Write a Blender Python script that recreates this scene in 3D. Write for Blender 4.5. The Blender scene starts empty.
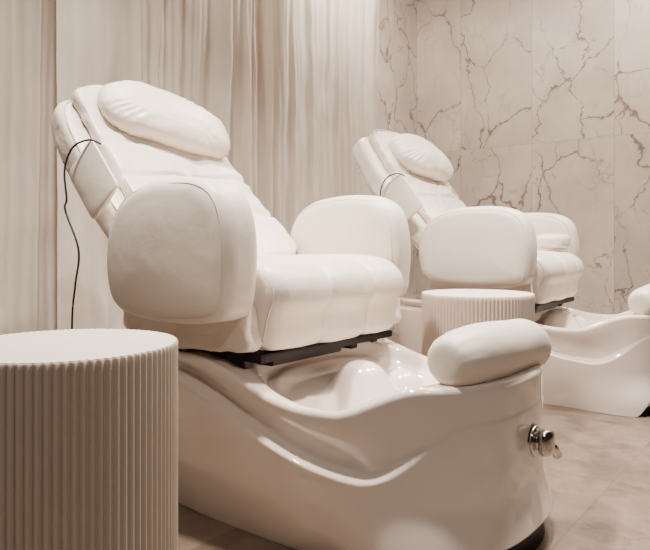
import bpy, bmesh, math, random
from mathutils import Vector, noise, Matrix
random.seed(4)
A=math.radians(38)
COL=bpy.context.scene.collection
H=0.65
# ---------------- node helpers
def newmat(name):
    m=bpy.data.materials.new(name); m.use_nodes=True
    nt=m.node_tree; b=nt.nodes['Principled BSDF']
    return m,nt,b
def N(nt,t,**k):
    n=nt.nodes.new(t)
    for a,v in k.items(): setattr(n,a,v)
    return n
def M(nt,op,a,b=None,c=None,clamp=False):
    n=nt.nodes.new('ShaderNodeMath'); n.operation=op; n.use_clamp=clamp
    for i,v in enumerate((a,b,c)):
        if v is None: continue
        if isinstance(v,(int,float)): n.inputs[i].default_value=v
        else: nt.links.new(v,n.inputs[i])
    return n.outputs[0]
def mix(nt,f,a,b):
    n=nt.nodes.new('ShaderNodeMix'); n.data_type='RGBA'
    for i,v in ((0,f),(6,a),(7,b)):
        if isinstance(v,(int,float)): n.inputs[i].default_value=v
        elif isinstance(v,tuple): n.inputs[i].default_value=(*v,1)
        else: nt.links.new(v,n.inputs[i])
    return n.outputs[2]
def simple(name,col,rough,metal=0,coat=0,bump=None,var=0.04,sheen=0,spec=.5):
    m,nt,b=newmat(name)
    tc=N(nt,'ShaderNodeTexCoord')
    nz=N(nt,'ShaderNodeTexNoise'); nz.inputs['Scale'].default_value=6; nz.inputs['Detail'].default_value=3
    nt.links.new(tc.outputs['Object'],nz.inputs['Vector'])
    c2=tuple(max(0,c*(1-var*2)) for c in col)
    nt.links.new(mix(nt,nz.outputs[0],col,c2),b.inputs['Base Color'])
    b.inputs['Roughness'].default_value=rough; b.inputs['Metallic'].default_value=metal
    b.inputs['Specular IOR Level'].default_value=spec
    b.inputs['Coat Weight'].default_value=coat; b.inputs['Coat Roughness'].default_value=0.02
    b.inputs['Sheen Weight'].default_value=sheen
    if bump:
        last=None
        for bb in bump:
            sc,st,di=bb[:3]
            n2=N(nt,'ShaderNodeTexNoise'); n2.inputs['Scale'].default_value=sc; n2.inputs['Detail'].default_value=4
            if len(bb)>3: n2.inputs['Distortion'].default_value=bb[3]
            nt.links.new(tc.outputs['Object'],n2.inputs['Vector'])
            hh=n2.outputs[0]
            if len(bb)>3: hh=M(nt,'POWER',M(nt,'MULTIPLY',M(nt,'ABSOLUTE',M(nt,'SUBTRACT',hh,.5)),4,clamp=True),.6)
            bp=N(nt,'ShaderNodeBump'); bp.inputs['Strength'].default_value=st; bp.inputs['Distance'].default_value=di
            nt.links.new(hh,bp.inputs['Height'])
            if last: nt.links.new(last,bp.inputs['Normal'])
            last=bp.outputs[0]
        nt.links.new(last,b.inputs['Normal'])
    return m
LEATHER=simple('cream_leather',(.80,.72,.635),.42,bump=[(5,.28,.013),(24,.22,.004),(180,.10,.002)])
SOFT=simple('soft_creased_leather',(.80,.72,.635),.40,bump=[(5,.35,.018),(6.5,.26,.007,.8),(22,.28,.005),(180,.10,.002)])
PIPE=simple('leather_piping',(.68,.595,.51),.45)
GLOSS=simple('glossy_acrylic',(.79,.695,.625),.05,coat=1,var=.01)
BLACK=simple('black_metal',(.006,.005,.005),.5,spec=.25)
RUBBER=simple('black_rubber',(.01,.01,.01),.6)
CHROME=simple('chrome',(.58,.57,.56),.08,metal=1,var=.01)
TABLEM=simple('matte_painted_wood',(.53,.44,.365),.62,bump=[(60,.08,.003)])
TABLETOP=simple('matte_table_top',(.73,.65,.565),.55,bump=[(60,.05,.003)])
CEIL=simple('ceiling_paint',(.18,.135,.105),.8)
# ---------------- mesh helpers
def finish(name,bm,mat,parent=None,smooth=True,label=None,mat2=None):
    bmesh.ops.recalc_face_normals(bm,faces=bm.faces)
    me=bpy.data.meshes.new(name)
    c=Vector((0,0,0))
    if parent is not None:
        lo=Vector([min(v.co[i] for v in bm.verts) for i in range(3)]); hi=Vector([max(v.co[i] for v in bm.verts) for i in range(3)])
        c=(lo+hi)/2
        for v in bm.verts: v.co-=c
    bm.to_mesh(me); bm.free()
    for p in me.polygons: p.use_smooth=smooth
    me.materials.append(mat)
    if mat2: me.materials.append(mat2)
    o=bpy.data.objects.new(name,me); COL.objects.link(o)
    if parent is not None:
        o.parent=parent; o.location=c
        if parent.type=='MESH': o.location=c-Vector(parent['org'])
        o['org']=tuple(c)
    if label: o['label']=label
    return o
def catmull(pts,n=96,closed=True):
    out=[];L=len(pts); pts=[Vector(p) for p in pts]
    seg=L if closed else L-1
    per=max(2,n//seg)
    for i in range(seg):
        if closed: p0,p1,p2,p3=pts[i-1],pts[i],pts[(i+1)%L],pts[(i+2)%L]
        else: p0,p1,p2,p3=pts[max(i-1,0)],pts[i],pts[i+1],pts[min(i+2,L-1)]
        for k in range(per):
            t=k/per
            out.append(.5*((2*p1)+(p2-p0)*t+(2*p0-5*p1+4*p2-p3)*t*t+(3*p1-p0-3*p2+p3)*t**3))
    if not closed: out.append(pts[-1])
    return out
def resample(o,n):
    L=[0]
    m=len(o)
    for i in range(m): L.append(L[-1]+(o[(i+1)%m]-o[i]).length)
    out=[];j=0
    for k in range(n):
        s=L[-1]*k/n
        while L[j+1]<s: j+=1
        f=(s-L[j])/max(1e-9,L[j+1]-L[j]); out.append(o[j].lerp(o[(j+1)%m],f))
    return out
def inset(o,d):
    n=len(o)
    ar=sum(o[i].x*o[(i+1)%n].y-o[(i+1)%n].x*o[i].y for i in range(n))
    sg=1 if ar>0 else -1
    steps=max(1,int(abs(d)/.004)); cur=list(o)
    for s in range(steps):
        res=[]
        for i in range(n):
            t=(cur[(i+1)%n]-cur[i-1])
            t=t.normalized() if t.length>1e-9 else Vector((1,0))
            res.append(cur[i]+Vector((-t.y,t.x))*sg*d/steps)
        if d>.004:
            for _ in range(3): res=[res[i]*.5+(res[i-1]+res[(i+1)%n])*.25 for i in range(n)]
        cur=res
    return cur
def tube(bm,pts,r,closed=False,seg=8,mi=0):
    n=len(pts); rings=[]; fs=[]
    for i,p in enumerate(pts):
        a=pts[i-1] if (closed or i>0) else p; b=pts[(i+1)%n] if (closed or i<n-1) else p
        t=(b-a).normalized()
        up=Vector((0,0,1)) if abs(t.z)<.9 else Vector((0,1,0))
        x=t.cross(up).normalized(); y=t.cross(x)
        rings.append([bm.verts.new(p+x*math.cos(k*2*math.pi/seg)*r+y*math.sin(k*2*math.pi/seg)*r) for k in range(seg)])
    for i in range(n if closed else n-1):
        a,b=rings[i],rings[(i+1)%n]
        for k in range(seg): fs.append(bm.faces.new((a[k],a[(k+1)%seg],b[(k+1)%seg],b[k])))
    if not closed:
        fs.append(bm.faces.new(rings[0])); fs.append(bm.faces.new(rings[-1]))
    for f in fs: f.material_index=mi
def pad(ctrl,T,r,mapf,bulge=0.0,n=110,grooves=(),piping=0,amp=.002,freq=9,gd=.008,seed=0,midN=10,ridge=0):
    o=resample(catmull([Vector(c) for c in ctrl],n),n)
    cen=sum(o,Vector((0,0)))/len(o)
    st=[]
    K=6
    for k in range(K): 
        a=math.pi/2*(1-k/K); st.append((-(T-r+r*math.sin(a)),r*(1-math.cos(a))))
    ms=midN if not grooves else 60
    for k in range(ms+1):
        w=-(T-r)+2*(T-r)*k/ms
        g=sum(gd*math.exp(-((w-x)/.007)**2) for x in grooves)
        if grooves:
            gs=[-T]+list(grooves)+[T]
            for a_,b_ in zip(gs,gs[1:]):
                if a_<=w<=b_: g-=.005*math.sin(math.pi*(w-a_)/(b_-a_))
        st.append((w,g))
    for k in range(1,K+1):
        a=math.pi/2*k/K; st.append(((T-r+r*math.sin(a)),r*(1-math.cos(a))))
    bm=bmesh.new(); rings=[]
    e=inset(o,r)
    CR=12
    def add(poly,w): rings.append([bm.verts.new(mapf(p.x,p.y,w)) for p in poly])
    v0=bm.verts.new(mapf(cen.x,cen.y,-(T+bulge)))
    for k in range(1,CR):
        f=k/CR; add([cen+(p-cen)*f for p in e],-(T+bulge*(1-f**2.5)))
    for w,i in st: add(inset(o,i),w)
    for k in range(CR-1,0,-1):
        f=k/CR; add([cen+(p-cen)*f for p in e],(T+bulge*(1-f**2.5)))
    v1=bm.verts.new(mapf(cen.x,cen.y,T+bulge))
    m=len(o)
    for a,b in zip(rings,rings[1:]):
        for k in range(m): bm.faces.new((a[k],a[(k+1)%m],b[(k+1)%m],b[k]))
    for k in range(m):
        bm.faces.new((v0,rings[0][k],rings[0][(k+1)%m])); bm.faces.new((v1,rings[-1][k],rings[-1][(k+1)%m]))
    bmesh.ops.recalc_face_normals(bm,faces=bm.faces); bm.normal_update()
    if amp:
        for v in bm.verts:
            q=v.co*freq+Vector((seed,seed*.7,0))
            v.co+=v.normal*amp*(noise.noise(q)+ridge*(1-2*abs(noise.noise(q*2.1+Vector((3,1,seed)))))-.3*ridge)
    if piping:
        for w in (-(T-r*.25),(T-r*.25)):
            i=r*(1-math.cos(math.asin(min(1,(abs(w)-(T-r))/r))))
            tube(bm,[Vector(mapf(p.x,p.y,w)) for p in inset(o,i)],piping,True,6,mi=1)
    return bm
def sgnp(x,e): return math.copysign(abs(x)**e,x)
def ellip(dims,e1,e2,mapf,nu=64,nv=36,amp=0,freq=10,seed=0):
    bm=bmesh.new(); rings=[]
    for j in range(1,nv):
        ph=-math.pi/2+math.pi*j/nv
        ring=[]
        for i in range(nu):
            th=2*math.pi*i/nu
            x=sgnp(math.cos(ph),e1)*sgnp(math.cos(th),e2); y=sgnp(math.cos(ph),e1)*sgnp(math.sin(th),e2); z=sgnp(math.sin(ph),e1)
            ring.append(bm.verts.new(Vector((x*dims[0],y*dims[1],z*dims[2]))))
        rings.append(ring)
    a=bm.verts.new((0,0,-dims[2])); b=bm.verts.new((0,0,dims[2]))
    for r1,r2 in zip(rings,rings[1:]):
        for k in range(nu): bm.faces.new((r1[k],r1[(k+1)%nu],r2[(k+1)%nu],r2[k]))
    for k in range(nu):
        bm.faces.new((a,rings[0][k],rings[0][(k+1)%nu])); bm.faces.new((b,rings[-1][k],rings[-1][(k+1)%nu]))
    bmesh.ops.recalc_face_normals(bm,faces=bm.faces); bm.normal_update()
    for v in bm.verts:
        if amp:
            q=Vector((v.co.x*freq*.6,v.co.y*freq,v.co.z*freq))
            v.co+=v.normal*amp*(noise.noise(q+Vector((seed,0,0)))+.6*noise.noise(q*2.3+Vector((0,seed,0))))
    for v in bm.verts: v.co=Vector(mapf(*v.co))
    return bm
def roll(L,R,e,mapf,nu=90,nv=48,amp=0,freq=10,seed=0):
    bm=bmesh.new(); rings=[]
    for j in range(1,nu):
        t=-math.cos(math.pi*j/nu); x=L*t; rr=(1-abs(t)**e)**(1/e)
        ring=[]
        for k in range(nv):
            an=2*math.pi*k/nv
            g=1+.010*math.sin(an*14)*ss(.66,.9,abs(t))
            ring.append(bm.verts.new((x,R*rr*g*math.cos(an),R*rr*g*math.sin(an))))
        rings.append(ring)
    a=bm.verts.new((-L,0,0)); b=bm.verts.new((L,0,0))
    for r1,r2 in zip(rings,rings[1:]):
        for k in range(nv): bm.faces.new((r1[k],r1[(k+1)%nv],r2[(k+1)%nv],r2[k]))
    for k in range(nv):
        bm.faces.new((a,rings[0][k],rings[0][(k+1)%nv])); bm.faces.new((b,rings[-1][k],rings[-1][(k+1)%nv]))
    bmesh.ops.recalc_face_normals(bm,faces=bm.faces); bm.normal_update()
    for v in bm.verts: v.co+=v.normal*amp*noise.noise(v.co*freq+Vector((seed,0,0)))
    for v in bm.verts: v.co=Vector(mapf(*v.co))
    return bm
def box(bm,lo,hi,bev=0):
    r=bmesh.ops.create_cube(bm,size=1)
    c=(Vector(lo)+Vector(hi))/2; s=Vector(hi)-Vector(lo)
    for v in r['verts']: v.co=Vector((v.co.x*s.x,v.co.y*s.y,v.co.z*s.z))+c
    if bev:
        es=set(e for v in r['verts'] for e in v.link_edges)
        bmesh.ops.bevel(bm,geom=list(es),offset=bev,segments=2,affect='EDGES')
def ss(a,b,x):
    t=max(0,min(1,(x-a)/(b-a))); return t*t*(3-2*t)
# ---------------- basin base
UC,HL,HWD,EXP=.13,.566,.340,2.8
LR=.013
def rimz(u):
    z=.392
    z-=.074*ss(.0,.37,u)
    z+=.060*ss(.42,.60,u)
    return z
def ledge(u,v):
    z=.350-.158*ss(-.16,.50,u)
    z+=.11*ss(.49,.67,u)
    return z
def plan(th,off):
    a,b=HL-off,HWD-off
    c,s=math.cos(th),math.sin(th)
    return UC+a*sgnp(c,2/EXP), b*sgnp(s,2/EXP)
def smax(a,b,k=.045):
    h=max(0,min(1,.5+.5*(a-b)/k)); return b+(a-b)*h+k*h*(1-h)
def topz(u,v,s):
    z=rimz(u)
    def sup(cu,hu,hv,e=2.8): return (abs((u-cu)/hu)**e+abs(v/hv)**e)**(1/e)
    z-=.034*(1-ss(.92,1.02,sup(.350,.262,.298)))
    z-=.022*(1-ss(.86,.97,sup(.365,.245,.275)))
    z-=.110*(1-ss(.55,.97,sup(.415,.185,.240)))
    for cu,cv,top,r,kk in ((.268,.014,.358,.064,.022),(.306,.140,.324,.055,.030)):
        dd=math.sqrt(((u-cu)/(r*1.15))**2+((v-cv)/r)**2)
        zz=top-.062*(1-math.sqrt(1-dd*dd)) if dd<.90 else top-.0350-.11*(dd-.90)
        z=smax(z,zz,kk)
    return z
def build_base(parent,du=0,dv=0,lsc=1.0):
    bm=bmesh.new(); NT=340; rings=[]
    NV=130
    ths=[2*math.pi*i/NT for i in range(NT)]
    ths=[t-.16*math.sin(4*t) for t in ths]
    def step(u0,z):
        zt=rimz(u0)-LR; zl=min(ledge(u0,0),zt-.02); st=1-.97*ss(.46,.62,u0)
        return st*(.044*ss(zl-.002,zl+.007,z)-.034*ss(zl+.008,max(zt,zl+.04)+.004,z))
    for j in range(NV+1):
        t=j/NV; ring=[]
        for th in ths:
            u0,v0=plan(th,0); zt=rimz(u0)-LR
            zb=.066*ss(.590,.640,u0)*(1-ss(.24,.30,abs(v0)))
            z=zb+(zt-zb)*t
            zl=min(ledge(u0,v0),zt-.02)
            fr=ss(.38,.62,u0)
            off=(.064-.066*fr)*(max(0,1-z/zl))**1.5+step(u0,z)
            off-=.024*fr*(1-ss(.03,.16,z))
            u,v=plan(th,off); ring.append(bm.verts.new((u,v,z)))
        rings.append(ring)
    for k in range(1,7):
        a=math.pi/2*k/6; ring=[]
        for th in ths:
            u0,v0=plan(th,0); zt=rimz(u0)
            o_=step(u0,zt-LR)+LR*(1-math.cos(a))
            u,v=plan(th,o_); ring.append(bm.verts.new((u,v,zt-LR+LR*math.sin(a))))
        rings.append(ring)
    NS=150
    for k in range(1,NS):
        s=1-k/NS; ring=[]
        for th in ths:
            u0,v0=plan(th,0)
            u,v=plan(th,step(u0,rimz(u0)-LR)+LR); u=UC+(u-UC)*s; v*=s
            ring.append(bm.verts.new((u,v,topz(u,v,s))))
        rings.append(ring)
    c=bm.verts.new((UC,0,topz(UC,0,0)))
    for a,b in zip(rings,rings[1:]):
        for k in range(NT): bm.faces.new((a[k],a[(k+1)%NT],b[(k+1)%NT],b[k]))
    for k in range(NT): bm.faces.new((c,rings[-1][k],rings[-1][(k+1)%NT]))
    bm.faces.new(rings[0][::-1])
    for v in bm.verts: v.co.x=UC+(v.co.x-UC)*lsc+du; v.co.y+=dv
    o=finish('basin_base',bm,GLOSS,parent,label='glossy white acrylic foot basin with flowing sides')
    bm=bmesh.new(); ra=[];rb=[]
    for i in range(120):
        th=2*math.pi*i/120; u,v=plan(th,0); f=ss(.42,.62,u)
        u,v=plan(th,.085-.088*f); ra.append(bm.verts.new((UC+(u-UC)*lsc+du,v+dv,0)))
        u,v=plan(th,.092-.082*f); rb.append(bm.verts.new((UC+(u-UC)*lsc+du,v+dv,.068)))
    for k in range(120): bm.faces.new((ra[k],ra[(k+1)%120],rb[(k+1)%120],rb[k]))
    bm.faces.new(ra); bm.faces.new(rb)
    finish('plinth',bm,BLACK,parent,label='black recessed plinth')
    return o
def chair(loc,rot,back_ang,label,seed,cable=True,pq=.585,fu=.63,bu=0,bv=0,asc=1.0,lsc=1.0,bw=1.0):
    E=bpy.data.objects.new('pedicure_chair',None); COL.objects.link(E)
    E.empty_display_size=.2
    E.location=(loc[0],loc[1],0); E.rotation_euler=(0,0,-rot)
    E['label']=label; E['category']='pedicure chair'; E['group']='pedicure spa chairs'
    base=build_base(E,bu,bv,lsc)
    SH=-.022
    so=[(-.22,.43),(-.225,.52),(-.20,.59),(-.1,.607),(.05,.613),(.16,.611),(.230,.600),(.274,.568),(.284,.525),(.264,.488),(.258,.462),(.250,.424),(.225,.410),(.1,.408),(-.1,.408)]
    finish('seat_cushion',pad(so,.278,.036,lambda p,q,w:(p+SH-.020*(w/.278)**2,w,q),bulge=.004,n=150,grooves=(-.09,.09),amp=.0035,freq=6,seed=seed,gd=.007,piping=.0026,ridge=.4),SOFT,E,mat2=PIPE)
    for sgn in (-1,1):
        sk=[(-.24,.43),(-.25,.47),(-.22,.53),(-.05,.54),(.12,.54),(.18,.52),(.195,.46),(.185,.412),(.0,.400),(-.15,.402)]
        finish('side_panel',pad(sk,.022,.012,lambda p,q,w:(p,sgn*.300+w,q),amp=.006,seed=seed+sgn,ridge=.5),SOFT,E)
    ar=[(-.180,.500),(-.208,.57),(-.206,.665),(-.165,.745),(-.085,.787),(.05,.798),(.145,.785),(.200,.740),(.220,.65),(.217,.55),(.195,.490),(.08,.470),(-.09,.472)]
    for sgn in (-1,1):
        sh=-.004 if sgn<0 else -.026
        finish('armrest',pad(ar,.062,.044,lambda p,q,w:((p-.2)*asc+.2+sh,sgn*(.345+w),q),bulge=.010,n=130,amp=.004,freq=5.5,seed=seed+3*sgn,piping=.0010,ridge=.15),LEATHER,E,mat2=PIPE)
    d=Vector((-math.cos(back_ang),0,math.sin(back_ang))); n=Vector((math.sin(back_ang),0,math.cos(back_ang)))
    B=Vector((-.155,0,.575))
    def bmap(p,q,w,k=0):
        c=.03*((q-.35)/.35)**2
        r=B+d*q*(1+(bw-1)*.4)+n*(w+c-.01); return (r.x,p*(1+(bw-1)*ss(.1,.4,q)),r.z)
    bo=[(-.25,.0),(-.272,.08),(-.28,.25),(-.288,.42),(-.29,.58),(-.272,.695),(-.18,.730),(0,.735),(.18,.725),(.268,.675),(.29,.56),(.288,.42),(.28,.25),(.272,.08),(.25,.0),(.1,-.02),(-.1,-.02)]
    back=finish('backrest',pad(bo,.050,.030,lambda p,q,w:bmap(p,q,w-.058),bulge=.004,amp=.006,freq=6,seed=seed+7,piping=.0024,ridge=.5),SOFT,E,mat2=PIPE)
    oo=[(-.21,.02),(-.235,.10),(-.23,.3),(-.225,.45),(-.235,.6),(-.23,.70),(-.12,.735),(.12,.735),(.23,.71),(.262,.6),(.265,.45),(.272,.3),(.275,.12),(.25,.03),(.1,.0),(-.1,.0)]
    ov=pad(oo,.018,.012,lambda p,q,w:bmap(p,q,w+.014),bulge=.010,n=190,amp=.014,freq=6,seed=seed+11,piping=.0026,ridge=.5)
    for v in ov.verts:
        q=(v.co-B).dot(d)
        for g in (.19,.36,.5):
            v.co-=n*.012*math.exp(-((q-g-.04*v.co.y)/.008)**2)
    finish('back_overlay',ov,SOFT,back,label='loose quilted leather cover over the reclined back',mat2=PIPE)
    pc=B+d*pq+n*.080; rl=.24 if seed<5 else .12
    def pm(x,y,z):
        x2=x*math.cos(rl)+y*math.sin(rl); y2=-x*math.sin(rl)+y*math.cos(rl)
        z2=z-.25*x*x
        r=pc+d*y2+n*z2; return (r.x,x2+.03,r.z)
    pil=ellip((.235,.12,.065),.88,.76,lambda x,y,z:(x,y,z),nu=160,nv=64,amp=.007,freq=9,seed=seed)
    for v in pil.verts:
        x,y,z=v.co; ang=math.atan2(y/.12,x/.235); rad=math.sqrt((x/.235)**2+(y/.12)**2)
        v.co.z*=1+.09*math.sin(ang*27+4*math.sin(ang*5))*ss(.72,.98,rad)
        v.co=Vector(pm(*v.co))
    finish('head_pillow',pil,SOFT,E,label='plump cream leather head pillow')
    def rm(p,q,w):
        r=B+d*(.345+q)+n*(.000+p)
        return (r.x,-.314*(1+(bw-1)*.9)+w*(.5+.5*max(0,1-(p/.062)**2))+.08*p+.03*q,r.z)
    pk=finish('remote_pocket',ellip((.068,.096,.010),.35,.20,rm,nu=96,nv=24,amp=.002,freq=16,seed=seed),LEATHER,back,label='flat cream leather remote control pocket')
    if cable:
        s0=B+d*.44+n*(.045); ky=1+(bw-1)*1.2
        pts=[(s0.x+.03,-.285*ky,s0.z+.0),(s0.x+.012,-.314*ky,s0.z+.010),(s0.x-.03,-.336*ky,s0.z-.010),(s0.x-.055,-.345*ky,s0.z-.07),(s0.x-.05,-.342*ky,s0.z-.15),(-.505,-.33*ky,.74),(-.455,-.32*ky,.63),(-.505,-.30,.53),(-.555,-.28,.42),(-.565,-.27,.2),(-.52,-.27,.03),(-.44,-.25,.008)]
        bm=bmesh.new(); tube(bm,catmull(pts,140,False),.0030)
        finish('power_cable',bm,RUBBER,E,label='thin black hanging cable')
    bm=bmesh.new()
    for v in (-.275,.25): box(bm,(-.26,v-.008,.384),(.205,v+.008,.402),.002)
    for u in (-.23,-.02,.200): box(bm,(u-.006,-.275,.384),(u+.006,.25,.402),.002)
    for v in (-.265,-.15,.15,.25):
        box(bm,(-.25,v-.014,.372),(-.16,v+.014,.390),.002); box(bm,(.10,v-.014,.358),(.15,v+.014,.390),.002)
        box(bm,(-.20,v-.012,.395),(-.12,v+.012,.420),.002); box(bm,(.02,v-.012,.395),(.15,v+.012,.420),.002)
    box(bm,(.12,-.22,.366),(.18,.05,.386),.003)
    finish('seat_frame',bm,BLACK,E,smooth=False,label='black metal sliding seat frame')
    def fm(x,y,z):
        bend=.9*x*x
        return (fu+y-bend*.40,x+.020+bv,.423+z-bend*.3-.05*x)
    finish('footrest_cushion',roll(.228,.061,5.2,fm,amp=.004,freq=8,seed=seed),LEATHER,E,label='rounded cream leather foot rest bolster')
    bm=bmesh.new()
    FV,FZ=.03,.235
    fo=.008+bu+(lsc-1)*.55
    def cyl(r1,r2,u0,u1,v,z,seg=32):
        a=[bm.verts.new((u0+fo,v+bv+r1*math.cos(2*math.pi*k/seg),z+r1*math.sin(2*math.pi*k/seg))) for k in range(seg)]
        b=[bm.verts.new((u1+fo,v+bv+r2*math.cos(2*math.pi*k/seg),z+r2*math.sin(2*math.pi*k/seg))) for k in range(seg)]
        for k in range(seg): bm.faces.new((a[k],a[(k+1)%seg],b[(k+1)%seg],b[k]))
        bm.faces.new(a); bm.faces.new(b)
    cyl(.034,.034,.60,.692,FV,FZ); cyl(.034,.028,.692,.698,FV,FZ)
    cyl(.020,.018,.696,.708,FV,FZ)
    k=finish('faucet',bm,CHROME,base,label='round chrome tap flange')
    for p in k.data.polygons: p.use_smooth=len(p.vertices)==4
    bm=ellip((.016,.027,.027),.55,1,lambda x,y,z:(.716+x+fo,FV+bv+y,FZ+z),nu=32,nv=16)
    tube(bm,[Vector((.718+fo,FV+bv,FZ)),Vector((.724+fo,FV+bv+.022,FZ-.016)),Vector((.727+fo,FV+bv+.036,FZ-.034))],.010,seg=12)
    finish('faucet_handle',bm,CHROME,k,label='chrome lever handle')
    return E
O1=Vector((-.128,1.775))
c1=chair(O1,A,math.radians(46),'cream leather reclined pedicure chair on glossy white basin with hanging cable',1)
O2=O1+Vector((.960,1.13))
c2=chair(O2,math.radians(36),math.radians(51),'cream leather pedicure chair with small seat cushion near marble wall',9,pq=.575,fu=.57,bu=-.10,bv=.07,asc=1.12,lsc=1.08,bw=1.08)
def place(E,u,v,z):
    r=-E.rotation_euler[2]
    return Vector((E.location.x+u*math.cos(r)+v*math.sin(r),E.location.y-u*math.sin(r)+v*math.cos(r),z))
p=place(c2,.13,.17,.658)
bm=ellip((.07,.09,.034),.6,.8,lambda x,y,z:(x,y,z),amp=.006,freq=14)
sc=finish('small_cushion',bm,LEATHER); sc.location=p; sc.rotation_euler=(0,0,-A)
sc['label']='small round cream leather cushion lying on a pedicure chair seat'; sc['category']='cushion'
# ---------------- ribbed tables
def table(x,y,label):
    E=bpy.data.objects.new('side_table',None); COL.objects.link(E); E.location=(x,y,0)
    E['label']=label; E['category']='side table'; E['group']='ribbed round side tables'
    R=.186; nf=92; per=12; NT=nf*per; bm=bmesh.new(); rings=[]
    def rad(ph): return R-.0068+.0068*abs(math.sin(math.pi*ph))**.8
    for z,i_ in ((0.0,0),(.01,0),(.24,0),(.470,0),(.4790,0),(.480,.001)):
        ring=[]
        for i in range(NT):
            rr=rad((i%per)/per)-i_
            th=2*math.pi*i/NT; ring.append(bm.verts.new((rr*math.cos(th),rr*math.sin(th),z)))
        rings.append(ring)
    for a,b in zip(rings,rings[1:]):
        for k in range(NT): bm.faces.new((a[k],a[(k+1)%NT],b[(k+1)%NT],b[k]))
    bm.faces.new(rings[0]); bm.faces.new(rings[-1])
    o=finish('fluted_body',bm,TABLEM,E)
    for p in o.data.polygons:
        if len(p.vertices)>4: p.use_smooth=False
    bm=bmesh.new(); rings=[]
    for i_,z in ((.0012,.4801),(.0014,.4812),(.0025,.4816),(.09,.4816)):
        ring=[]
        for i in range(NT):
            rr=(rad((i%per)/per) if i_<.05 else R)-i_
            th=2*math.pi*i/NT; ring.append(bm.verts.new((rr*math.cos(th),rr*math.sin(th),z)))
        rings.append(ring)
    for a,b in zip(rings,rings[1:]):
        for k in range(NT): bm.faces.new((a[k],a[(k+1)%NT],b[(k+1)%NT],b[k]))
    bm.faces.new(rings[0]); bm.faces.new(rings[-1])
    finish('table_top',bm,TABLETOP,E,label='smooth cream round top',smooth=False)
    return E
table(-.438,1.095,'round cream side table with fluted drum body beside the reclined chair')
table(.515,2.2,'round cream fluted side table standing between two pedicure chairs')
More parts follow.
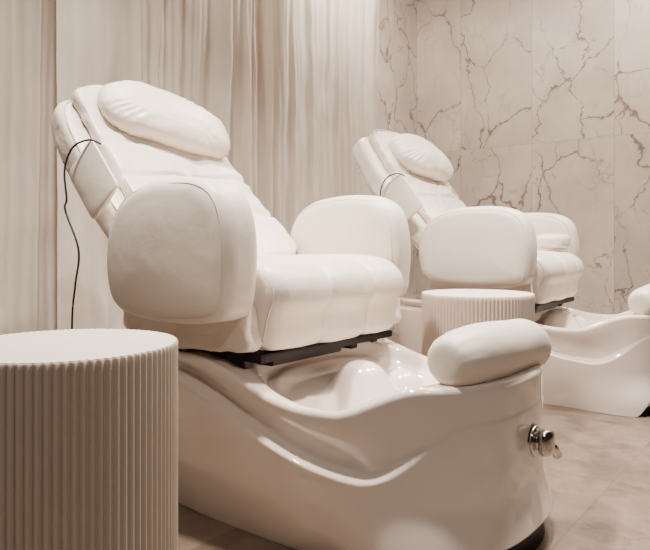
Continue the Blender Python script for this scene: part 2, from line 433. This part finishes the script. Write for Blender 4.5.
# ---------------- room
CX,CY=.707,5.0
dcur=Vector((-math.sin(A),-math.cos(A),0))
dmar=Vector((math.cos(A),-math.sin(A),0))
def marble(name,tw,th,offx,offz,base,light,vein,axes='XZ',vs=1.0,rough=.35,vamt=1.0,grout=(.35,.29,.23),ga=.7,aniso=(1,1),gw=.0015,wk=1.0,thr=(.43,.54),sc2=(1.5,4.0),mott=0,tone=.16):
    m,nt,b=newmat(name)
    tc=N(nt,'ShaderNodeTexCoord'); sp=N(nt,'ShaderNodeSeparateXYZ'); nt.links.new(tc.outputs['Object'],sp.inputs[0])
    X=sp.outputs[0]; Z=sp.outputs[2] if axes=='XZ' else sp.outputs[1]
    tx=M(nt,'DIVIDE',M(nt,'SUBTRACT',X,offx),tw); ix=M(nt,'FLOOR',tx); fx=M(nt,'FRACT',tx)
    tz=M(nt,'DIVIDE',M(nt,'SUBTRACT',Z,offz),th); iz=M(nt,'FLOOR',tz); fz=M(nt,'FRACT',tz)
    cb=N(nt,'ShaderNodeCombineXYZ'); nt.links.new(ix,cb.inputs[0]); nt.links.new(iz,cb.inputs[1])
    wn=N(nt,'ShaderNodeTexWhiteNoise'); nt.links.new(cb.outputs[0],wn.inputs['Vector'])
    cc=N(nt,'ShaderNodeCombineXYZ'); nt.links.new(X,cc.inputs[0]); nt.links.new(Z,cc.inputs[1])
    sc=N(nt,'ShaderNodeVectorMath',operation='SCALE'); sc.inputs[3].default_value=40; nt.links.new(wn.outputs['Color'],sc.inputs[0])
    P=N(nt,'ShaderNodeVectorMath',operation='ADD'); nt.links.new(cc.outputs[0],P.inputs[0]); nt.links.new(sc.outputs[0],P.inputs[1])
    def nz(scale,det,src=None,rough_=.5):
        n=N(nt,'ShaderNodeTexNoise'); n.inputs['Scale'].default_value=scale; n.inputs['Detail'].default_value=det; n.inputs['Roughness'].default_value=rough_
        nt.links.new((src or P).outputs[0],n.inputs['Vector']); return n
    d1=nz(2.0*vs,8,None,.58)
    s1=N(nt,'ShaderNodeVectorMath',operation='SCALE'); s1.inputs[3].default_value=.5/vs; nt.links.new(d1.outputs['Color'],s1.inputs[0])
    Q0=N(nt,'ShaderNodeVectorMath',operation='ADD'); nt.links.new(P.outputs[0],Q0.inputs[0]); nt.links.new(s1.outputs[0],Q0.inputs[1])
    Q=N(nt,'ShaderNodeMapping'); Q.inputs['Rotation'].default_value=(0,0,-.6); Q.inputs['Scale'].default_value=(aniso[0],aniso[1],1); nt.links.new(Q0.outputs[0],Q.inputs[0])
    def vor(scale,w0,w1,maskscale,thr):
        v=N(nt,'ShaderNodeTexVoronoi'); v.feature='DISTANCE_TO_EDGE'; v.inputs['Scale'].default_value=scale
        nt.links.new(Q.outputs[0],v.inputs['Vector'])
        mk=nz(maskscale,3)
        wv=M(nt,'ADD',M(nt,'MULTIPLY',M(nt,'MAXIMUM',M(nt,'SUBTRACT',mk.outputs[0],.5),0),w1*wk),w0*wk)
        r=M(nt,'SUBTRACT',1,M(nt,'DIVIDE',v.outputs['Distance'],wv),clamp=True)
        mm=M(nt,'MULTIPLY',M(nt,'SUBTRACT',mk.outputs[0],thr),9,clamp=True)
        halo=M(nt,'MULTIPLY',M(nt,'SUBTRACT',1,M(nt,'DIVIDE',v.outputs['Distance'],M(nt,'MULTIPLY',wv,4)),clamp=True),mm)
        return M(nt,'MULTIPLY',M(nt,'POWER',r,.4),mm),halo
    v1,h1=vor(sc2[0]*vs,.013,.09,2.2*vs,thr[0]); v2,h2=vor(sc2[1]*vs,.012,.04,2.6*vs,thr[1])
    vv=M(nt,'MAXIMUM',v1,M(nt,'MULTIPLY',v2,.6),clamp=True)
    vv=M(nt,'MAXIMUM',vv,M(nt,'MULTIPLY',h1,.14))
    cl=nz(1.7*vs,6,None,.6)
    clm=M(nt,'MULTIPLY',M(nt,'SUBTRACT',cl.outputs[0],.36),3.2,clamp=True)
    c=mix(nt,clm,base,light)
    if mott:
        m2=nz(5,8,None,.75)
        c=mix(nt,M(nt,'MULTIPLY',M(nt,'SUBTRACT',m2.outputs[0],.44),mott,clamp=True),c,tuple(x*.55 for x in base))
    vn=mix(nt,clm,tuple(min(1,x*1.3) for x in vein),vein)
    c=mix(nt,M(nt,'MULTIPLY',vv,vamt),c,vn)
    def edge(f,size):
        e=M(nt,'MINIMUM',f,M(nt,'SUBTRACT',1,f)); return M(nt,'LESS_THAN',M(nt,'MULTIPLY',e,size),gw)
    g=M(nt,'MAXIMUM',edge(fx,tw),M(nt,'MULTIPLY',edge(fz,th),.7))
    c=mix(nt,M(nt,'MULTIPLY',g,ga),c,grout)
    br=N(nt,'ShaderNodeHueSaturation'); nt.links.new(c,br.inputs['Color'])
    nt.links.new(M(nt,'ADD',M(nt,'MULTIPLY',wn.outputs['Value'],tone),1-tone*.6),br.inputs['Value'])
    nt.links.new(br.outputs[0],b.inputs['Base Color'])
    b.inputs['Roughness'].default_value=rough
    return m
MW=marble('marble_wall_tiles',.53,1.2,.369,.13,(.54,.46,.385),(.69,.605,.52),(.145,.095,.065),vs=1.3,rough=.45,vamt=.92,ga=.8,aniso=(1.35,.7),gw=.0018,thr=(.36,.44),sc2=(1.8,4.2),wk=.72,tone=.20)
MF=marble('stone_floor_tiles',.6,.6,.1,.25,(.145,.105,.077),(.26,.20,.155),(.07,.05,.032),axes='XY',vs=2.0,rough=.32,vamt=.35,grout=(.085,.062,.045),ga=.75,gw=.0018,mott=4.0)
def wall(name,org,dirv,length,mat,h=2.8,th=.1):
    bm=bmesh.new(); box(bm,(0,0,0),(length,th,h))
    me=bpy.data.meshes.new(name); bm.to_mesh(me); bm.free(); me.materials.append(mat)
    o=bpy.data.objects.new(name,me); COL.objects.link(o)
    y=Vector((0,0,1)).cross(dirv)
    o.matrix_world=Matrix(((dirv.x,y.x,0,org[0]),(dirv.y,y.y,0,org[1]),(0,0,1,0),(0,0,0,1)))
    o['kind']='structure'; return o
cor=Vector((CX,CY,0))
wall('wall_right',cor-dmar*0,dmar,4.6,MW)
L=6.0
wall('wall_back',cor+dcur*L,-dcur,L,MW)
def slab(name,z0,z1,mat):
    bm=bmesh.new(); box(bm,(-.1,-.1,z0),(L,4.6,z1))
    me=bpy.data.meshes.new(name); bm.to_mesh(me); bm.free(); me.materials.append(mat)
    o=bpy.data.objects.new(name,me); COL.objects.link(o); o['kind']='structure'
    o.matrix_world=Matrix(((dcur.x,dmar.x,0,cor.x),(dcur.y,dmar.y,0,cor.y),(0,0,1,0),(0,0,0,1)))
    return o
fl=slab('floor',-.1,0,MF)
slab('ceiling',2.8,2.9,CEIL)
def curtmat():
    m,nt,b=newmat('sheer_curtain_fabric')
    tc=N(nt,'ShaderNodeTexCoord'); mp=N(nt,'ShaderNodeMapping'); mp.inputs['Scale'].default_value=(22,22,.8)
    nt.links.new(tc.outputs['Object'],mp.inputs[0])
    nz=N(nt,'ShaderNodeTexNoise'); nz.inputs['Scale'].default_value=1; nz.inputs['Detail'].default_value=3; nt.links.new(mp.outputs[0],nz.inputs['Vector'])
    c=mix(nt,nz.outputs[0],(.89,.81,.72),(.68,.59,.495)); nt.links.new(c,b.inputs['Base Color'])
    b.inputs['Roughness'].default_value=.75; b.inputs['Sheen Weight'].default_value=.1
    n2=N(nt,'ShaderNodeTexNoise'); n2.inputs['Scale'].default_value=1; n2.inputs['Detail'].default_value=4
    mp2=N(nt,'ShaderNodeMapping'); mp2.inputs['Scale'].default_value=(14,14,4); nt.links.new(tc.outputs['Object'],mp2.inputs[0]); nt.links.new(mp2.outputs[0],n2.inputs['Vector'])
    bp=N(nt,'ShaderNodeBump'); bp.inputs['Strength'].default_value=.6; bp.inputs['Distance'].default_value=.02
    nt.links.new(n2.outputs[0],bp.inputs['Height']); nt.links.new(bp.outputs[0],b.inputs['Normal'])
    tr=N(nt,'ShaderNodeBsdfTranslucent'); nt.links.new(c,tr.inputs[0])
    mx=N(nt,'ShaderNodeMixShader'); mx.inputs[0].default_value=.25
    nt.links.new(b.outputs[0],mx.inputs[1]); nt.links.new(tr.outputs[0],mx.inputs[2])
    nt.links.new(mx.outputs[0],nt.nodes['Material Output'].inputs[0])
    return m
CM=curtmat()
inn=dmar
def curtain(t0,t1,seed,off,label,amp=.05,fr=52):
    bm=bmesh.new(); nx=int((t1-t0)*300); nz_=44; cols=[]
    mid=cor+dcur*((t0+t1)/2)+inn*off
    for i in range(nx+1):
        t=t0+(t1-t0)*i/nx; col=[]
        for j in range(nz_+1):
            z=.015+2.70*j/nz_
            ph=t*fr+4.5*math.sin(t*3.7+seed)+2.2*math.sin(t*9.1+seed*2)+.8*noise.noise(Vector((t*2,seed,z*.9)))
            a=amp*(.22+1.0*abs(noise.noise(Vector((t*3.7+3,seed,z*.35))))*1.7)
            s=math.sin(ph)
            dd=a*s+.8*amp*noise.noise(Vector((t*9,seed+5,z*.7)))+.010*noise.noise(Vector((t*9,z*6,seed)))
            dd+=.006*math.sin(ph*2.6+1.3*math.sin(t*8))
            sh=.006*math.cos(ph)*min(1,min(t-t0,t1-t)/.05)
            pnt=cor+dcur*(t+sh)+inn*(off+dd)
            col.append(bm.verts.new((pnt.x-mid.x,pnt.y-mid.y,z)))
        cols.append(col)
    for a,b in zip(cols,cols[1:]):
        for j in range(nz_): bm.faces.new((a[j],b[j],b[j+1],a[j+1]))
    o=finish('curtain',bm,CM); o.location=(mid.x,mid.y,0)
    o['label']=label; o['category']='curtain'; o['group']='floor-length pleated curtains'
curtain(.73,1.948,1.3,.12,'floor-length cream pleated curtain panel next to the marble tiles',amp=.034,fr=40)
curtain(1.952,3.05,4.1,.16,'floor-length cream pleated curtain panel behind the reclined chair',amp=.034,fr=36)
curtain(2.90,4.6,5.2,.055,'floor-length cream pleated curtain panel with wide folds',amp=.024,fr=38)
bm=bmesh.new(); box(bm,(.6,.05,2.74),(5.2,.2,2.80))
me=bpy.data.meshes.new('curtain_track'); bm.to_mesh(me); bm.free(); me.materials.append(CEIL)
o=bpy.data.objects.new('trim_1',me); COL.objects.link(o); o.matrix_world=fl.matrix_world.copy(); o['kind']='structure'
# ---------------- lights
def area(loc,target,size,power,col,spread=180):
    l=bpy.data.lights.new('ceiling_or_fill_light','AREA'); l.size=size; l.energy=power; l.color=col; l.shape='DISK'; l.spread=math.radians(spread)
    o=bpy.data.objects.new('ceiling_or_fill_light',l); COL.objects.link(o); o.location=loc
    d=Vector(target)-Vector(loc); o.rotation_euler=d.to_track_quat('-Z','Y').to_euler()
    return o
W=(1,.89,.79)
area((-.45,1.35,2.7),(-.2,1.8,0),.14,46,W,100)
area((.55,1.7,2.7),(.35,1.75,0),.10,31,W,90)
area((1.3,2.5,2.7),(1.0,2.8,0),.14,38,W,100)
area((.35,3.7,2.7),(.0,3.7,0.6),.2,38,W)  # light added at the corner side to graze the curtain folds for contrast
area((-.75,2.3,2.7),(-1.0,2.5,0.8),.2,17,W)
area((1.9,3.3,2.7),(1.9,4.2,1.0),.25,37,W)
area((.35,-.5,2.2),(.2,1.9,.3),.25,8,W,120)  # added front fill from the camera side, below the ceiling, no fitting there
w=bpy.data.worlds.new('w'); bpy.context.scene.world=w; w.use_nodes=True
w.node_tree.nodes['Background'].inputs[0].default_value=(1,.78,.62,1); w.node_tree.nodes['Background'].inputs[1].default_value=.03
# ---------------- camera
cd=bpy.data.cameras.new('camera'); cd.lens=36; cd.sensor_width=36; cd.shift_y=-32/650; cd.clip_start=.02
cam=bpy.data.objects.new('camera',cd); COL.objects.link(cam); cam.location=(0,0,H); cam.rotation_euler=(math.pi/2,0,0)
bpy.context.scene.camera=cam
for o in bpy.data.objects:
    if 'org' in o: del o['org']
